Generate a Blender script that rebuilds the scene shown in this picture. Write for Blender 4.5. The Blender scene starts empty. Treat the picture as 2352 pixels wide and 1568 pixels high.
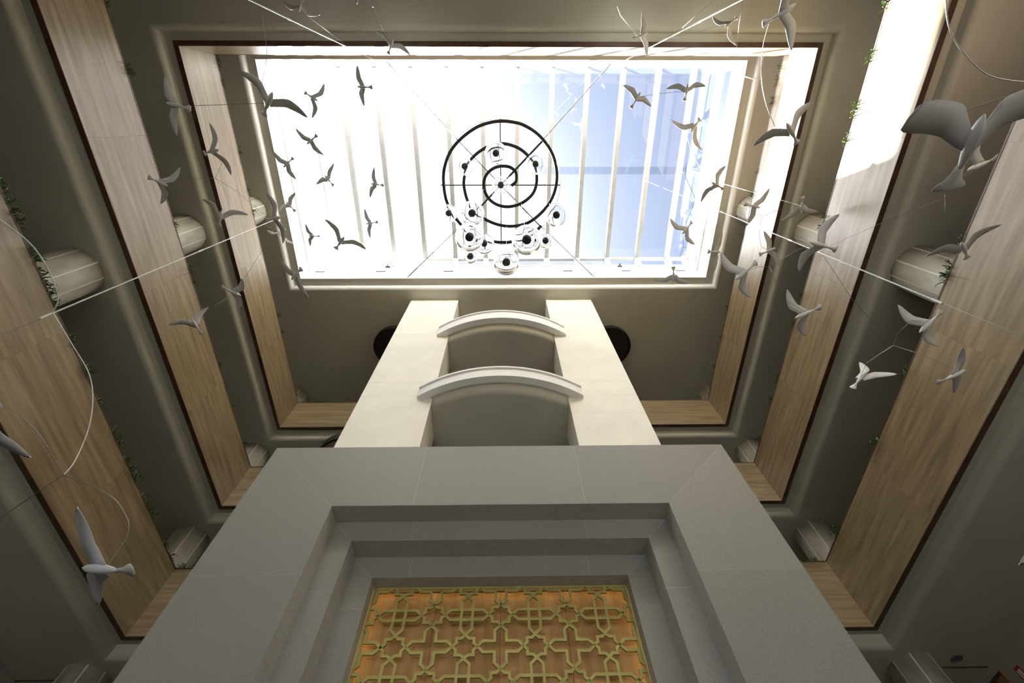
import bpy, bmesh, math, random
from mathutils import Vector, Matrix
random.seed(7)
S = bpy.context.scene
COL = S.collection

# tunables of sky, sun, exposure and door light
GLOW_W = 7.5
GLOW_A = 60.0
SKY_BASE = (0.37, 0.46, 0.69)
SUN_E = 100.0
EXPO = 0.2
LED_E = 3.0

# ------------------------------------------------------------------ camera
cam = bpy.data.cameras.new('camera'); camo = bpy.data.objects.new('camera', cam); COL.objects.link(camo)
cam.sensor_fit = 'HORIZONTAL'; cam.sensor_width = 36.0; cam.lens = 36.0 * 1050.212 / 2352.0
cam.clip_start = 0.05; cam.clip_end = 500
RT = Vector((0.99991, -0.00088, -0.0137)); UP = Vector((0.00512, -0.90203, 0.43164)); FW = Vector((0.01274, 0.43167, 0.90194))
camo.matrix_world = Matrix(((RT.x, UP.x, -FW.x, 0), (RT.y, UP.y, -FW.y, 0), (RT.z, UP.z, -FW.z, 0), (0, 0, 0, 1)))
S.camera = camo

# ------------------------------------------------------------------ sky, sun, exposure
SUN = Vector((-0.50, 0.39, 1.0)).normalized()
W = bpy.data.worlds.new('sky'); S.world = W; W.use_nodes = True
nt = W.node_tree; nt.nodes.clear()
def wn(t, **k):
    n = nt.nodes.new(t)
    for a, b in k.items(): setattr(n, a, b)
    return n
tc = wn('ShaderNodeTexCoord')
dot = wn('ShaderNodeVectorMath', operation='DOT_PRODUCT'); dot.inputs[1].default_value = SUN
nt.links.new(tc.outputs['Generated'], dot.inputs[0])
clampn = wn('ShaderNodeClamp'); clampn.inputs['Min'].default_value = -1; clampn.inputs['Max'].default_value = 1
nt.links.new(dot.outputs['Value'], clampn.inputs['Value'])
ac = wn('ShaderNodeMath', operation='ARCCOSINE'); nt.links.new(clampn.outputs[0], ac.inputs[0])
sc = wn('ShaderNodeMath', operation='MULTIPLY'); sc.inputs[1].default_value = -1.0 / math.radians(GLOW_W); nt.links.new(ac.outputs[0], sc.inputs[0])
ex = wn('ShaderNodeMath', operation='EXPONENT'); nt.links.new(sc.outputs[0], ex.inputs[0])
gl = wn('ShaderNodeVectorMath', operation='SCALE'); gl.inputs[0].default_value = (1.0, 0.985, 0.96)
amp = wn('ShaderNodeMath', operation='MULTIPLY'); amp.inputs[1].default_value = GLOW_A; nt.links.new(ex.outputs[0], amp.inputs[0])
nt.links.new(amp.outputs[0], gl.inputs['Scale'])
add = wn('ShaderNodeVectorMath', operation='ADD'); add.inputs[1].default_value = SKY_BASE
nt.links.new(gl.outputs[0], add.inputs[0])
bg = wn('ShaderNodeBackground'); nt.links.new(add.outputs[0], bg.inputs['Color']); bg.inputs['Strength'].default_value = 1.0
wo = wn('ShaderNodeOutputWorld'); nt.links.new(bg.outputs[0], wo.inputs['Surface'])

sl = bpy.data.lights.new('sun', 'SUN'); sl.energy = SUN_E; sl.angle = math.radians(0.7); sl.color = (1.0, 0.95, 0.86)
so = bpy.data.objects.new('sun', sl); COL.objects.link(so); so.location = SUN * 40
so.rotation_euler = SUN.to_track_quat('Z', 'Y').to_euler()

S.view_settings.view_transform = 'Standard'; S.view_settings.look = 'None'
S.view_settings.exposure = EXPO; S.view_settings.gamma = 1.0; S.view_settings.use_curve_mapping = False

# ------------------------------------------------------------------ materials
MATS = {}
def new_mat(name):
    m = bpy.data.materials.new(name); m.use_nodes = True
    MATS[name] = m
    return m, m.node_tree, m.node_tree.nodes['Principled BSDF']
def noisy(name, c1, c2, scale=(3, 3, 3), rough=0.6, detail=4, bump=0.0, bscale=40, metal=0.0, spec=0.5, rand=0.0, lo=0.35, hi=0.65):
    m, t, b = new_mat(name)
    co = t.nodes.new('ShaderNodeTexCoord'); mp = t.nodes.new('ShaderNodeMapping'); mp.inputs['Scale'].default_value = scale
    t.links.new(co.outputs['Object'], mp.inputs['Vector'])
    oi = t.nodes.new('ShaderNodeObjectInfo')
    mu = t.nodes.new('ShaderNodeMath'); mu.operation = 'MULTIPLY'; mu.inputs[1].default_value = 37.0
    t.links.new(oi.outputs['Random'], mu.inputs[0]); t.links.new(mu.outputs[0], mp.inputs['Location'])
    no = t.nodes.new('ShaderNodeTexNoise'); no.inputs['Scale'].default_value = 1.0; no.inputs['Detail'].default_value = detail
    t.links.new(mp.outputs[0], no.inputs['Vector'])
    rp = t.nodes.new('ShaderNodeValToRGB'); rp.color_ramp.elements[0].position = lo; rp.color_ramp.elements[1].position = hi
    rp.color_ramp.elements[0].color = (*c1, 1); rp.color_ramp.elements[1].color = (*c2, 1)
    t.links.new(no.outputs['Fac'], rp.inputs['Fac'])
    src = rp.outputs['Color']
    if rand:
        hs = t.nodes.new('ShaderNodeHueSaturation')
        mr = t.nodes.new('ShaderNodeMapRange'); mr.inputs['To Min'].default_value = 1 - rand; mr.inputs['To Max'].default_value = 1 + rand
        t.links.new(oi.outputs['Random'], mr.inputs['Value']); t.links.new(mr.outputs[0], hs.inputs['Value'])
        t.links.new(src, hs.inputs['Color']); src = hs.outputs['Color']
    t.links.new(src, b.inputs['Base Color'])
    b.inputs['Roughness'].default_value = rough; b.inputs['Metallic'].default_value = metal
    b.inputs['Specular IOR Level'].default_value = spec
    if bump:
        n2 = t.nodes.new('ShaderNodeTexNoise'); n2.inputs['Scale'].default_value = bscale; n2.inputs['Detail'].default_value = 3
        t.links.new(co.outputs['Object'], n2.inputs['Vector'])
        bp = t.nodes.new('ShaderNodeBump'); bp.inputs['Strength'].default_value = bump; bp.inputs['Distance'].default_value = 0.01
        t.links.new(n2.outputs['Fac'], bp.inputs['Height']); t.links.new(bp.outputs[0], b.inputs['Normal'])
    return m
def glass_mat(name, tint=(1, 1, 1), rough=0.0, ior=1.45):
    m, t, b = new_mat(name); t.nodes.remove(b)
    tr = t.nodes.new('ShaderNodeBsdfTransparent'); tr.inputs['Color'].default_value = (*tint, 1)
    g = t.nodes.new('ShaderNodeBsdfGlossy'); g.inputs['Roughness'].default_value = rough
    lw = t.nodes.new('ShaderNodeLayerWeight'); lw.inputs['Blend'].default_value = 0.5
    pw = t.nodes.new('ShaderNodeMath'); pw.operation = 'POWER'; pw.inputs[1].default_value = 5.0; t.links.new(lw.outputs['Facing'], pw.inputs[0])
    f = t.nodes.new('ShaderNodeMath'); f.operation = 'MULTIPLY_ADD'; f.inputs[1].default_value = 0.6; f.inputs[2].default_value = 0.025; t.links.new(pw.outputs[0], f.inputs[0])
    mx = t.nodes.new('ShaderNodeMixShader'); o = t.nodes['Material Output']
    t.links.new(f.outputs[0], mx.inputs[0]); t.links.new(tr.outputs[0], mx.inputs[1]); t.links.new(g.outputs[0], mx.inputs[2])
    t.links.new(mx.outputs[0], o.inputs['Surface'])
    return m
def emit_mat(name, c, s):
    m, t, b = new_mat(name); b.inputs['Base Color'].default_value = (*c, 1)
    b.inputs['Emission Color'].default_value = (*c, 1); b.inputs['Emission Strength'].default_value = s
    return m
WOODC = ((0.165, 0.115, 0.055), (0.40, 0.303, 0.172))
noisy('wood_y', *WOODC, scale=(12, 0.8, 12), rough=0.34, spec=0.8, detail=6, rand=0.02, bump=0.05, bscale=60, lo=0.25, hi=0.75)
noisy('wood_x', *WOODC, scale=(0.8, 12, 12), rough=0.34, spec=0.8, detail=6, rand=0.02, bump=0.05, bscale=60, lo=0.25, hi=0.75)
noisy('dark_trim', (0.07, 0.035, 0.018), (0.12, 0.06, 0.03), scale=(4, 4, 4), rough=0.5)
noisy('plaster', (0.525, 0.515, 0.43), (0.565, 0.555, 0.465), scale=(1, 1, 1), rough=0.7, bump=0.08, bscale=120)
noisy('bar_paint', (0.44, 0.44, 0.43), (0.48, 0.48, 0.47), rough=0.5)
noisy('wall_paint', (0.36, 0.33, 0.28), (0.40, 0.37, 0.32), scale=(1, 1, 1), rough=0.7)
noisy('pale_stone', (0.83, 0.81, 0.71), (0.89, 0.87, 0.77), scale=(1.5, 1.5, 1.5), rough=0.45, bump=0.03, bscale=80, rand=0.02)
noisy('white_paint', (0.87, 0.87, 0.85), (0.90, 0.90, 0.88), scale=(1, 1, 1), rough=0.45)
noisy('grey_stone', (0.275, 0.273, 0.25), (0.325, 0.323, 0.298), scale=(60, 60, 60), rough=0.55, detail=8, bump=0.08, bscale=120, rand=0.05)
noisy('grout', (0.40, 0.39, 0.36), (0.46, 0.45, 0.42), scale=(20, 20, 20), rough=0.8)
noisy('column_stone', (0.34, 0.32, 0.25), (0.54, 0.52, 0.44), scale=(5, 5, 2), rough=0.5, detail=6, lo=0.3, hi=0.7)
noisy('seam_pale', (0.70, 0.68, 0.62), (0.76, 0.74, 0.68), rough=0.5)
noisy('floor_stone', (0.025, 0.022, 0.02), (0.04, 0.036, 0.032), scale=(2, 2, 2), rough=0.35)  # near-black tone set to cut light bouncing up to soffits and undersides
noisy('bounce_paving', (0.062, 0.061, 0.057), (0.085, 0.083, 0.078), scale=(1, 1, 1), rough=0.8)  # for the added ground that bounces sunlight in through the back opening
noisy('bird_white', (0.74, 0.745, 0.74), (0.78, 0.785, 0.78), scale=(6, 6, 6), rough=0.42)
noisy('wire_pale', (0.75, 0.75, 0.74), (0.8, 0.8, 0.79), rough=0.35, metal=0.2)
noisy('wire_steel', (0.30, 0.29, 0.27), (0.36, 0.35, 0.33), rough=0.4, metal=0.7)
noisy('black_metal', (0.012, 0.011, 0.010), (0.02, 0.018, 0.016), rough=0.45)
noisy('lamp_lining', (0.30, 0.22, 0.20), (0.36, 0.27, 0.24), rough=0.6)
noisy('brass', (0.44, 0.40, 0.13), (0.51, 0.46, 0.165), scale=(8, 8, 8), rough=0.5, metal=0.25)
noisy('amber_wood', (0.46, 0.27, 0.10), (0.64, 0.40, 0.17), scale=(7, 7, 0.8), rough=0.45, detail=6)
noisy('leaf', (0.06, 0.13, 0.03), (0.13, 0.24, 0.06), scale=(20, 20, 20), rough=0.5, rand=0.2)
noisy('soil', (0.05, 0.035, 0.02), (0.09, 0.06, 0.04), scale=(30, 30, 30), rough=0.9)
noisy('slot_dark', (0.10, 0.10, 0.11), (0.14, 0.14, 0.15), rough=0.6)
noisy('sign_red', (0.42, 0.02, 0.03), (0.46, 0.03, 0.04), rough=0.4)
noisy('brown_wood', (0.20, 0.10, 0.04), (0.30, 0.16, 0.07), scale=(6, 6, 0.8), rough=0.45)
noisy('roof_grey', (0.42, 0.44, 0.44), (0.48, 0.50, 0.50), rough=0.7)
glass_mat('roof_glass', (0.97, 0.985, 1.0))
glass_mat('tint_glass', (0.86, 0.88, 0.90))
gm, gt, gb = new_mat('globe_glass')
gb.inputs['Base Color'].default_value = (1, 1, 1, 1); gb.inputs['Roughness'].default_value = 0.0
gb.inputs['Transmission Weight'].default_value = 1.0; gb.inputs['IOR'].default_value = 1.45
emit_mat('led_warm', (1.0, 0.66, 0.26), LED_E)
M = MATS

# ------------------------------------------------------------------ mesh helpers
def link(name, verts, faces, mat, parent=None, smooth=False, loc=None):
    me = bpy.data.meshes.new(name); me.from_pydata([tuple(v) for v in verts], [], faces); me.update()
    bm = bmesh.new(); bm.from_mesh(me); bmesh.ops.recalc_face_normals(bm, faces=bm.faces); bm.to_mesh(me); bm.free()
    if smooth:
        for f in me.polygons: f.use_smooth = True
    o = bpy.data.objects.new(name, me); COL.objects.link(o); me.materials.append(M[mat])
    if parent: o.parent = parent
    if loc: o.location = loc
    return o
def share(src, name, parent=None, loc=None, rot=None, scale=None):
    o = bpy.data.objects.new(name, src.data); COL.objects.link(o)
    if parent: o.parent = parent
    if loc: o.location = loc
    if rot: o.rotation_euler = rot
    if scale: o.scale = scale
    return o
def thing(name, label, cat, loc=(0, 0, 0), group=None):
    o = bpy.data.objects.new(name, None); COL.objects.link(o); o.location = loc; o.empty_display_size = 0.2
    tag(o, label, cat, group); return o
def tag(o, label, cat=None, group=None, kind=None):
    if label: o['label'] = label
    if cat: o['category'] = cat
    if group: o['group'] = group
    if kind: o['kind'] = kind
    return o
BOXF = [(0, 1, 2, 3), (7, 6, 5, 4), (0, 4, 5, 1), (1, 5, 6, 2), (2, 6, 7, 3), (3, 7, 4, 0)]
def box_vf(x0, x1, y0, y1, z0, z1):
    return [(x0, y0, z0), (x1, y0, z0), (x1, y1, z0), (x0, y1, z0), (x0, y0, z1), (x1, y0, z1), (x1, y1, z1), (x0, y1, z1)], list(BOXF)
def merge(parts):
    V, F = [], []
    for v, f in parts:
        k = len(V); V += list(v); F += [tuple(i + k for i in q) for q in f]
    return V, F
def prism_vf(poly, a0, a1, axis='y'):
    """poly of (p,q): axis y -> (x,z); axis z -> (x,y)"""
    n = len(poly)
    if axis == 'y': V = [(p, a0, q) for p, q in poly] + [(p, a1, q) for p, q in poly]
    elif axis == 'z': V = [(p, q, a0) for p, q in poly] + [(p, q, a1) for p, q in poly]
    else: V = [(a0, p, q) for p, q in poly] + [(a1, p, q) for p, q in poly]
    F = [tuple(range(n)), tuple(range(2 * n - 1, n - 1, -1))] + [(i, (i + 1) % n, n + (i + 1) % n, n + i) for i in range(n)]
    return V, F
def box(name, b, mat, parent=None):
    v, f = box_vf(*b); return link(name, v, f, mat, parent)
def inset(poly, d):
    n = len(poly); out = []
    area = sum(poly[i][0] * poly[(i + 1) % n][1] - poly[(i + 1) % n][0] * poly[i][1] for i in range(n))
    s = 1 if area > 0 else -1
    for i in range(n):
        p0 = Vector(poly[i - 1]); p1 = Vector(poly[i]); p2 = Vector(poly[(i + 1) % n])
        d1 = (p1 - p0).normalized(); d2 = (p2 - p1).normalized()
        n1 = Vector((-d1.y, d1.x)) * s; n2 = Vector((-d2.y, d2.x)) * s
        m = (n1 + n2); m = m / max(1e-6, m.dot(n1))
        out.append((p1.x + m.x * d, p1.y + m.y * d))
    return out
def tube_vf(pts, r, n=6, cap=True):
    pts = [Vector(p) for p in pts]; V, F = [], []
    ref = Vector((0.31, 0.17, 0.93)).normalized()
    for i, p in enumerate(pts):
        t = (pts[min(i + 1, len(pts) - 1)] - pts[max(i - 1, 0)]).normalized()
        if abs(t.dot(ref)) > 0.95: rf = Vector((1, 0, 0))
        else: rf = ref
        a = t.cross(rf).normalized(); b = t.cross(a)
        rr = r[i] if isinstance(r, (list, tuple)) else r
        V += [p + (a * math.cos(2 * math.pi * k / n) + b * math.sin(2 * math.pi * k / n)) * rr for k in range(n)]
    for i in range(len(pts) - 1):
        for k in range(n):
            F.append((i * n + k, i * n + (k + 1) % n, (i + 1) * n + (k + 1) % n, (i + 1) * n + k))
    if cap:
        F.append(tuple(range(n - 1, -1, -1))); F.append(tuple((len(pts) - 1) * n + k for k in range(n)))
    return V, F
def smooth_pts(pts, sub=6):
    pts = [Vector(p) for p in pts]; out = []
    for i in range(len(pts) - 1):
        p0 = pts[max(i - 1, 0)]; p1 = pts[i]; p2 = pts[i + 1]; p3 = pts[min(i + 2, len(pts) - 1)]
        for k in range(sub):
            t = k / sub
            out.append(0.5 * ((2 * p1) + (p2 - p0) * t + (2 * p0 - 5 * p1 + 4 * p2 - p3) * t * t + (3 * p1 - p0 - 3 * p2 + p3) * t ** 3))
    out.append(pts[-1]); return out
def lathe_vf(prof, n=24, axis='z'):
    V, F = [], []
    for r, h in prof:
        for k in range(n):
            a = 2 * math.pi * k / n
            V.append((r * math.cos(a), r * math.sin(a), h) if axis == 'z' else (r * math.cos(a), h, r * math.sin(a)))
    for i in range(len(prof) - 1):
        for k in range(n): F.append((i * n + k, i * n + (k + 1) % n, (i + 1) * n + (k + 1) % n, (i + 1) * n + k))
    return V, F
def ring_sweep_vf(rects, closed=False):
    """rects: list of (xl,xr,yb,yf,z); quads between successive mitred rectangles"""
    V, F = [], []
    for xl, xr, yb, yf, z in rects: V += [(xl, yb, z), (xr, yb, z), (xr, yf, z), (xl, yf, z)]
    n = len(rects)
    for i in range(n if closed else n - 1):
        j = (i + 1) % n
        for k in range(4): F.append((4 * i + k, 4 * i + (k + 1) % 4, 4 * j + (k + 1) % 4, 4 * j + k))
    return V, F

# ------------------------------------------------------------------ main dimensions (metres, camera at the origin)
XL, XR, YF, YBC, YBL = -6.907, 6.753, 8.377, -1.457, -5.2
ZC, ZB, ZA = (11.542, 12.903), (8.371, 9.767), (5.25, 6.652)
ZD = 14.68
WXL, WXR, WYF, WYB = -9.1, 9.1, 10.3, -7.0
ZFLOOR = -1.6
COL_X = (-7.74, 7.58); COL_Y = (2.42, 9.2); COL_R = 0.42

# ------------------------------------------------------------------ positions of the small hanging things (metres)
BIRDS = [
    (0.82, -3.071, -0.22, 6.722, -0.755, 0.636, 0.161, -0.635, -0.647, -0.422, -0.164, -0.421, 0.892, -0.001, 0.292, -0.144, 0.32),
    (0.548, -3.193, -0.376, 8.6, 0.529, 0.833, 0.159, -0.836, 0.481, 0.264, 0.143, -0.273, 0.951, -0.012, 0.372, -0.267, 0.316),
    (0.548, -2.312, -0.523, 8.6, 0.028, -0.953, 0.303, 0.975, -0.041, -0.218, 0.22, 0.301, 0.928, -0.274, 0.167, -0.148, 0.118),
    (0.508, -3.319, 0.275, 8.6, 0.571, -0.82, 0.046, 0.813, 0.556, -0.172, 0.115, 0.136, 0.984, -0.034, 0.144, -0.276, 0.115),
    (0.503, -3.796, 0.641, 8.6, 0.612, -0.787, -0.085, 0.784, 0.617, -0.072, 0.109, -0.023, 0.994, -0.373, 0.112, -0.111, 0.093),
    (0.523, -3.136, 0.92, 8.6, -0.691, -0.628, 0.357, 0.722, -0.61, 0.326, 0.013, 0.483, 0.875, -0.546, 0.056, -0.374, 0.059),
    (0.497, -2.299, 0.998, 8.6, -0.098, -0.954, 0.283, 0.994, -0.078, 0.081, -0.056, 0.289, 0.956, -0.503, 0.079, -0.145, 0.101),
    (0.449, -3.911, 1.368, 8.6, -0.742, -0.667, 0.073, 0.668, -0.725, 0.168, -0.06, 0.173, 0.983, -0.306, 0.123, -0.308, 0.135),
    (0.421, -3.593, 1.914, 8.6, -0.05, -0.998, -0.027, 0.993, -0.047, -0.111, 0.109, -0.032, 0.994, -0.365, 0.123, -0.402, 0.096),
    (0.82, -3.05, 1.999, 8.426, -0.747, 0.631, 0.207, -0.658, -0.658, -0.367, -0.096, -0.411, 0.907, -0.191, 0.341, -0.165, 0.368),
    (0.491, -2.481, 1.678, 8.6, 0.167, -0.95, 0.265, 0.974, 0.201, 0.106, -0.154, 0.241, 0.958, -0.324, 0.024, -0.182, 0.061),
    (0.82, -4.201, 1.571, 8.49, -0.172, 0.891, 0.421, -0.981, -0.192, 0.007, 0.087, -0.411, 0.907, 0.188, 0.144, 0.19, 0.124),
    (0.547, -4.613, 2.038, 9.5, 0.885, -0.262, -0.385, 0.459, 0.358, 0.813, -0.075, -0.896, 0.437, -0.008, 0.372, 0.065, 0.401),
    (0.82, -3.931, 2.572, 8.315, 0.567, -0.698, 0.439, 0.781, 0.624, -0.017, -0.262, 0.352, 0.898, -0.241, 0.048, -0.365, 0.105),
    (0.82, -5.253, -0.243, 8.312, -0.229, -0.964, 0.138, 0.966, -0.206, 0.159, -0.125, 0.17, 0.978, -0.055, 0.14, -0.581, 0.152),
    (0.82, -5.273, 0.474, 8.952, -0.192, 0.926, 0.324, -0.98, -0.166, -0.107, -0.045, -0.338, 0.94, -0.129, 0.333, 0.027, 0.357),
    (0.74, -6.1, 0.948, 8.553, 0.425, 0.905, 0.026, -0.886, 0.409, 0.219, 0.188, -0.117, 0.975, -0.365, 0.435, 0.052, 0.43),
    (0.82, -5.395, 1.63, 8.886, -0.85, 0.525, 0.038, -0.501, -0.784, -0.366, -0.163, -0.33, 0.93, -0.019, 0.522, -0.364, 0.514),
    (0.82, -5.66, 3.153, 9.043, 0.452, 0.882, 0.132, -0.866, 0.47, -0.173, -0.214, -0.036, 0.976, -0.285, -0.008, -0.292, 0.039),
    (0.754, -6.1, 3.627, 8.342, -0.89, -0.081, -0.449, 0.185, -0.964, -0.191, -0.417, -0.253, 0.873, -0.358, 0.154, -0.652, 0.233),
    (0.82, -4.278, 2.162, 3.147, 0.583, -0.808, 0.086, 0.791, 0.589, 0.166, -0.185, -0.029, 0.982, 0.022, 0.12, 0.058, 0.161),
    (0.82, -2.847, 2.851, 2.26, 0.068, -0.982, 0.176, 0.984, 0.095, 0.154, -0.168, 0.162, 0.972, -0.568, 0.113, -0.279, 0.162),
    (0.587, -3.754, -1.928, 10.3, 0.964, -0.137, -0.229, 0.246, 0.789, 0.563, 0.104, -0.599, 0.794, 0.113, 0.246, 0.236, 0.226),
    (0.641, -2.165, -1.307, 10.3, -0.822, 0.511, 0.251, -0.568, -0.7, -0.433, -0.045, -0.498, 0.866, 0.085, 0.263, -0.057, 0.266),
    (0.474, -2.641, -2.069, 10.3, -0.795, 0.559, -0.235, -0.606, -0.741, 0.289, -0.013, 0.372, 0.928, 0.164, 0.052, -0.004, 0.057),
    (0.655, 2.595, -1.49, 10.3, -0.365, 0.872, -0.325, -0.929, -0.364, 0.068, -0.059, 0.327, 0.943, -0.303, 0.072, -0.052, 0.087),
    (0.678, 4.26, -1.7, 10.3, 0.648, -0.759, -0.06, 0.688, 0.549, 0.475, -0.328, -0.349, 0.878, -0.152, 0.397, -0.053, 0.486),
    (0.82, 3.402, -1.213, 6.777, -0.465, 0.848, -0.256, -0.759, -0.53, -0.377, -0.455, 0.019, 0.89, 0.404, -0.464, 0.007, -0.347),
    (0.58, 2.295, -0.366, 9.0, -0.847, 0.505, -0.168, -0.526, -0.84, 0.129, -0.076, 0.198, 0.977, -0.153, 0.169, -0.191, 0.189),
    (0.6, 3.152, -0.486, 9.0, -0.993, -0.112, 0.031, 0.079, -0.847, -0.525, 0.085, -0.519, 0.85, -0.041, 0.258, 0.003, 0.244),
    (0.82, 3.586, 0.046, 9.488, 0.731, -0.587, -0.347, 0.675, 0.55, 0.492, -0.098, -0.594, 0.798, -0.324, 0.238, -0.471, 0.263),
    (0.687, 3.997, 1.067, 9.0, -0.406, -0.871, -0.277, 0.914, -0.384, -0.132, 0.009, -0.307, 0.952, -0.039, 0.274, 0.154, 0.278),
    (0.677, 3.557, 1.871, 9.0, 0.721, -0.66, -0.212, 0.68, 0.615, 0.399, -0.133, -0.432, 0.892, -0.064, 0.242, -0.09, 0.269),
    (0.679, 3.439, 2.82, 9.0, 0.976, 0.176, 0.132, -0.156, 0.977, -0.146, -0.155, 0.122, 0.98, -0.56, 0.074, -0.178, 0.122),
    (0.706, 4.196, 2.338, 9.0, 0.114, 0.874, -0.472, -0.99, 0.14, 0.02, 0.083, 0.465, 0.881, -0.156, 0.039, -0.387, 0.016),
    (0.82, 3.598, 2.018, 6.601, 0.635, -0.767, -0.093, 0.768, 0.613, 0.188, -0.088, -0.191, 0.978, -0.148, 0.245, -0.149, 0.264),
    (0.82, 5.619, 1.701, 10.603, 0.228, 0.969, -0.098, -0.971, 0.22, -0.093, -0.069, 0.117, 0.991, -0.365, 0.031, -0.088, 0.051),
    (0.805, 6.1, 2.685, 10.409, -0.38, 0.922, -0.07, -0.897, -0.35, 0.271, 0.225, 0.166, 0.96, -0.087, 0.144, -0.293, 0.091),
    (0.82, 3.907, 0.123, 6.791, -0.683, -0.718, -0.134, 0.72, -0.632, -0.286, 0.12, -0.292, 0.949, -0.245, 0.405, 0.003, 0.399),
    (0.764, 6.1, 1.543, 9.609, 0.934, 0.352, -0.055, -0.352, 0.883, -0.311, -0.061, 0.31, 0.949, -0.662, 0.023, -0.451, 0.046),
    (0.82, 4.528, 1.583, 6.43, -0.238, -0.962, 0.134, 0.97, -0.243, -0.021, 0.053, 0.125, 0.991, -0.038, 0.255, 0.182, 0.246),
    (0.82, 4.743, 2.702, 6.628, 0.453, -0.891, 0.046, 0.886, 0.455, 0.089, -0.1, 0.001, 0.995, -0.065, 0.306, -0.199, 0.319),
    (0.82, 2.741, 0.143, 2.894, -0.99, -0.1, -0.098, 0.116, -0.979, -0.17, -0.079, -0.18, 0.981, -0.428, 0.07, -0.441, 0.087),
    (0.82, 6.052, 0.474, 6.131, 0.265, -0.924, -0.275, 0.869, 0.353, -0.346, 0.417, -0.147, 0.897, -0.25, 0.301, -0.173, 0.216),
    (0.75, 6.1, 1.525, 5.926, -0.698, -0.716, 0.01, 0.676, -0.664, -0.319, 0.235, -0.215, 0.948, -0.472, 0.077, -0.174, 0.03),
    (0.82, 6.069, 2.577, 5.94, 0.744, -0.669, 0.007, 0.645, 0.72, 0.258, -0.178, -0.187, 0.966, -0.114, 0.256, -0.107, 0.294),
    (0.82, 5.818, 3.798, 6.442, -0.476, 0.754, 0.453, 0.135, -0.447, 0.884, 0.869, 0.482, 0.111, -1.101, 0.169, -0.643, -0.025),
    (0.781, 6.1, 3.117, 5.347, -0.453, 0.876, -0.164, -0.876, -0.472, -0.101, -0.166, 0.098, 0.981, -0.224, 0.049, -0.119, 0.088),
    (0.82, 4.378, 2.858, 2.62, 0.338, 0.941, -0.03, -0.893, 0.331, 0.305, 0.297, -0.076, 0.952, 0.166, 0.25, 0.014, 0.19),
]
BIRD_LABELS = [
    'largest dark bird silhouette, at the upper left corner of the skylight',
    'dark bird with raised forked wings right of the largest silhouette',
    'dark bird with upright wings near the back edge of the skylight',
    'dark bird slanting across the left glazing bar, below the forked-wing one',
    'dark bird nearest the left edge of the skylight halfway up',
    'dark bird with outspread wings left of the middle glazing bar',
    'dark upright bird in the left half of the skylight, nearest the chandelier',
    'small dark bird at the left skylight rim beside the pale column',
    'tiniest dark bird near the front left of the skylight',
    'broad-winged dark bird with drooping wing near the front left of the skylight',
    'dark upright bird above the broad-winged one at the front left',
    'large grey bird overlapping the left skylight cove',
    'half-hidden dark bird behind the large grey one at the left cove',
    'grey bird crossing the front left skylight corner and cove',
    'dim pale bird before the upper left soffit, left of the highest wood band',
    'grey bird before the highest left wood band',
    'pale bird overlapping the middle left wood band edge',
    'pale bird with one wing across the highest left wood band, near the column',
    'white bird with folded wing beside the highest left wood band',
    'white bird with spread wings over the middle left wood band',
    'pale wing of a bird cut by the left photo edge',
    'large white bird over the lowest left wood band at lower left',
    'faint blurred bird at the top photo edge left of centre',
    'grey bird silhouetted on the bright back wood face left of centre',
    'faint bird cut by the top photo edge beside the grey back bird',
    'pale upright bird over the back cove right of centre',
    'white bird under the upper right rod with swept wings',
    'large white bird cut by the top photo edge at upper right',
    'dark bird slanting at the upper right of the skylight',
    'dark bird with level wings at the upper right skylight corner',
    'dark bird with one drooping wing below the level-winged one',
    'dark bird with arched wings at the right skylight edge',
    'dark bird diving near the front right of the skylight',
    'brown-grey bird on the front right skylight edge',
    'grey upright bird over the front right skylight cove',
    'large pale bird over the highest right wood band near the skylight corner',
    'grey bird in front of the pale column at the right skylight edge',
    'slim white bird at the dark edge of the highest right wood band',
    'large grey bird with wide wings across the sunlit right wood band',
    'small white bird before the sunlit right soffit above the column',
    'large white bird on the right rod beside the middle wood band',
    'white bird at the inner edge of the middle right wood band',
    'largest near bird of curled white sheet, cut by the right photo edge',
    'white bird with spatula tail partly hidden behind the largest near bird',
    'white bird with long wings above the lower right column',
    'white bird with blunt wing at the inner edge of the lowest right wood band',
    'white bird with level wing over the dark lower right soffit',
    'narrow white bird seen over the lowest right wood band',
    'white wing tip of a bird cut by the right photo edge low down',
]
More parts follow.
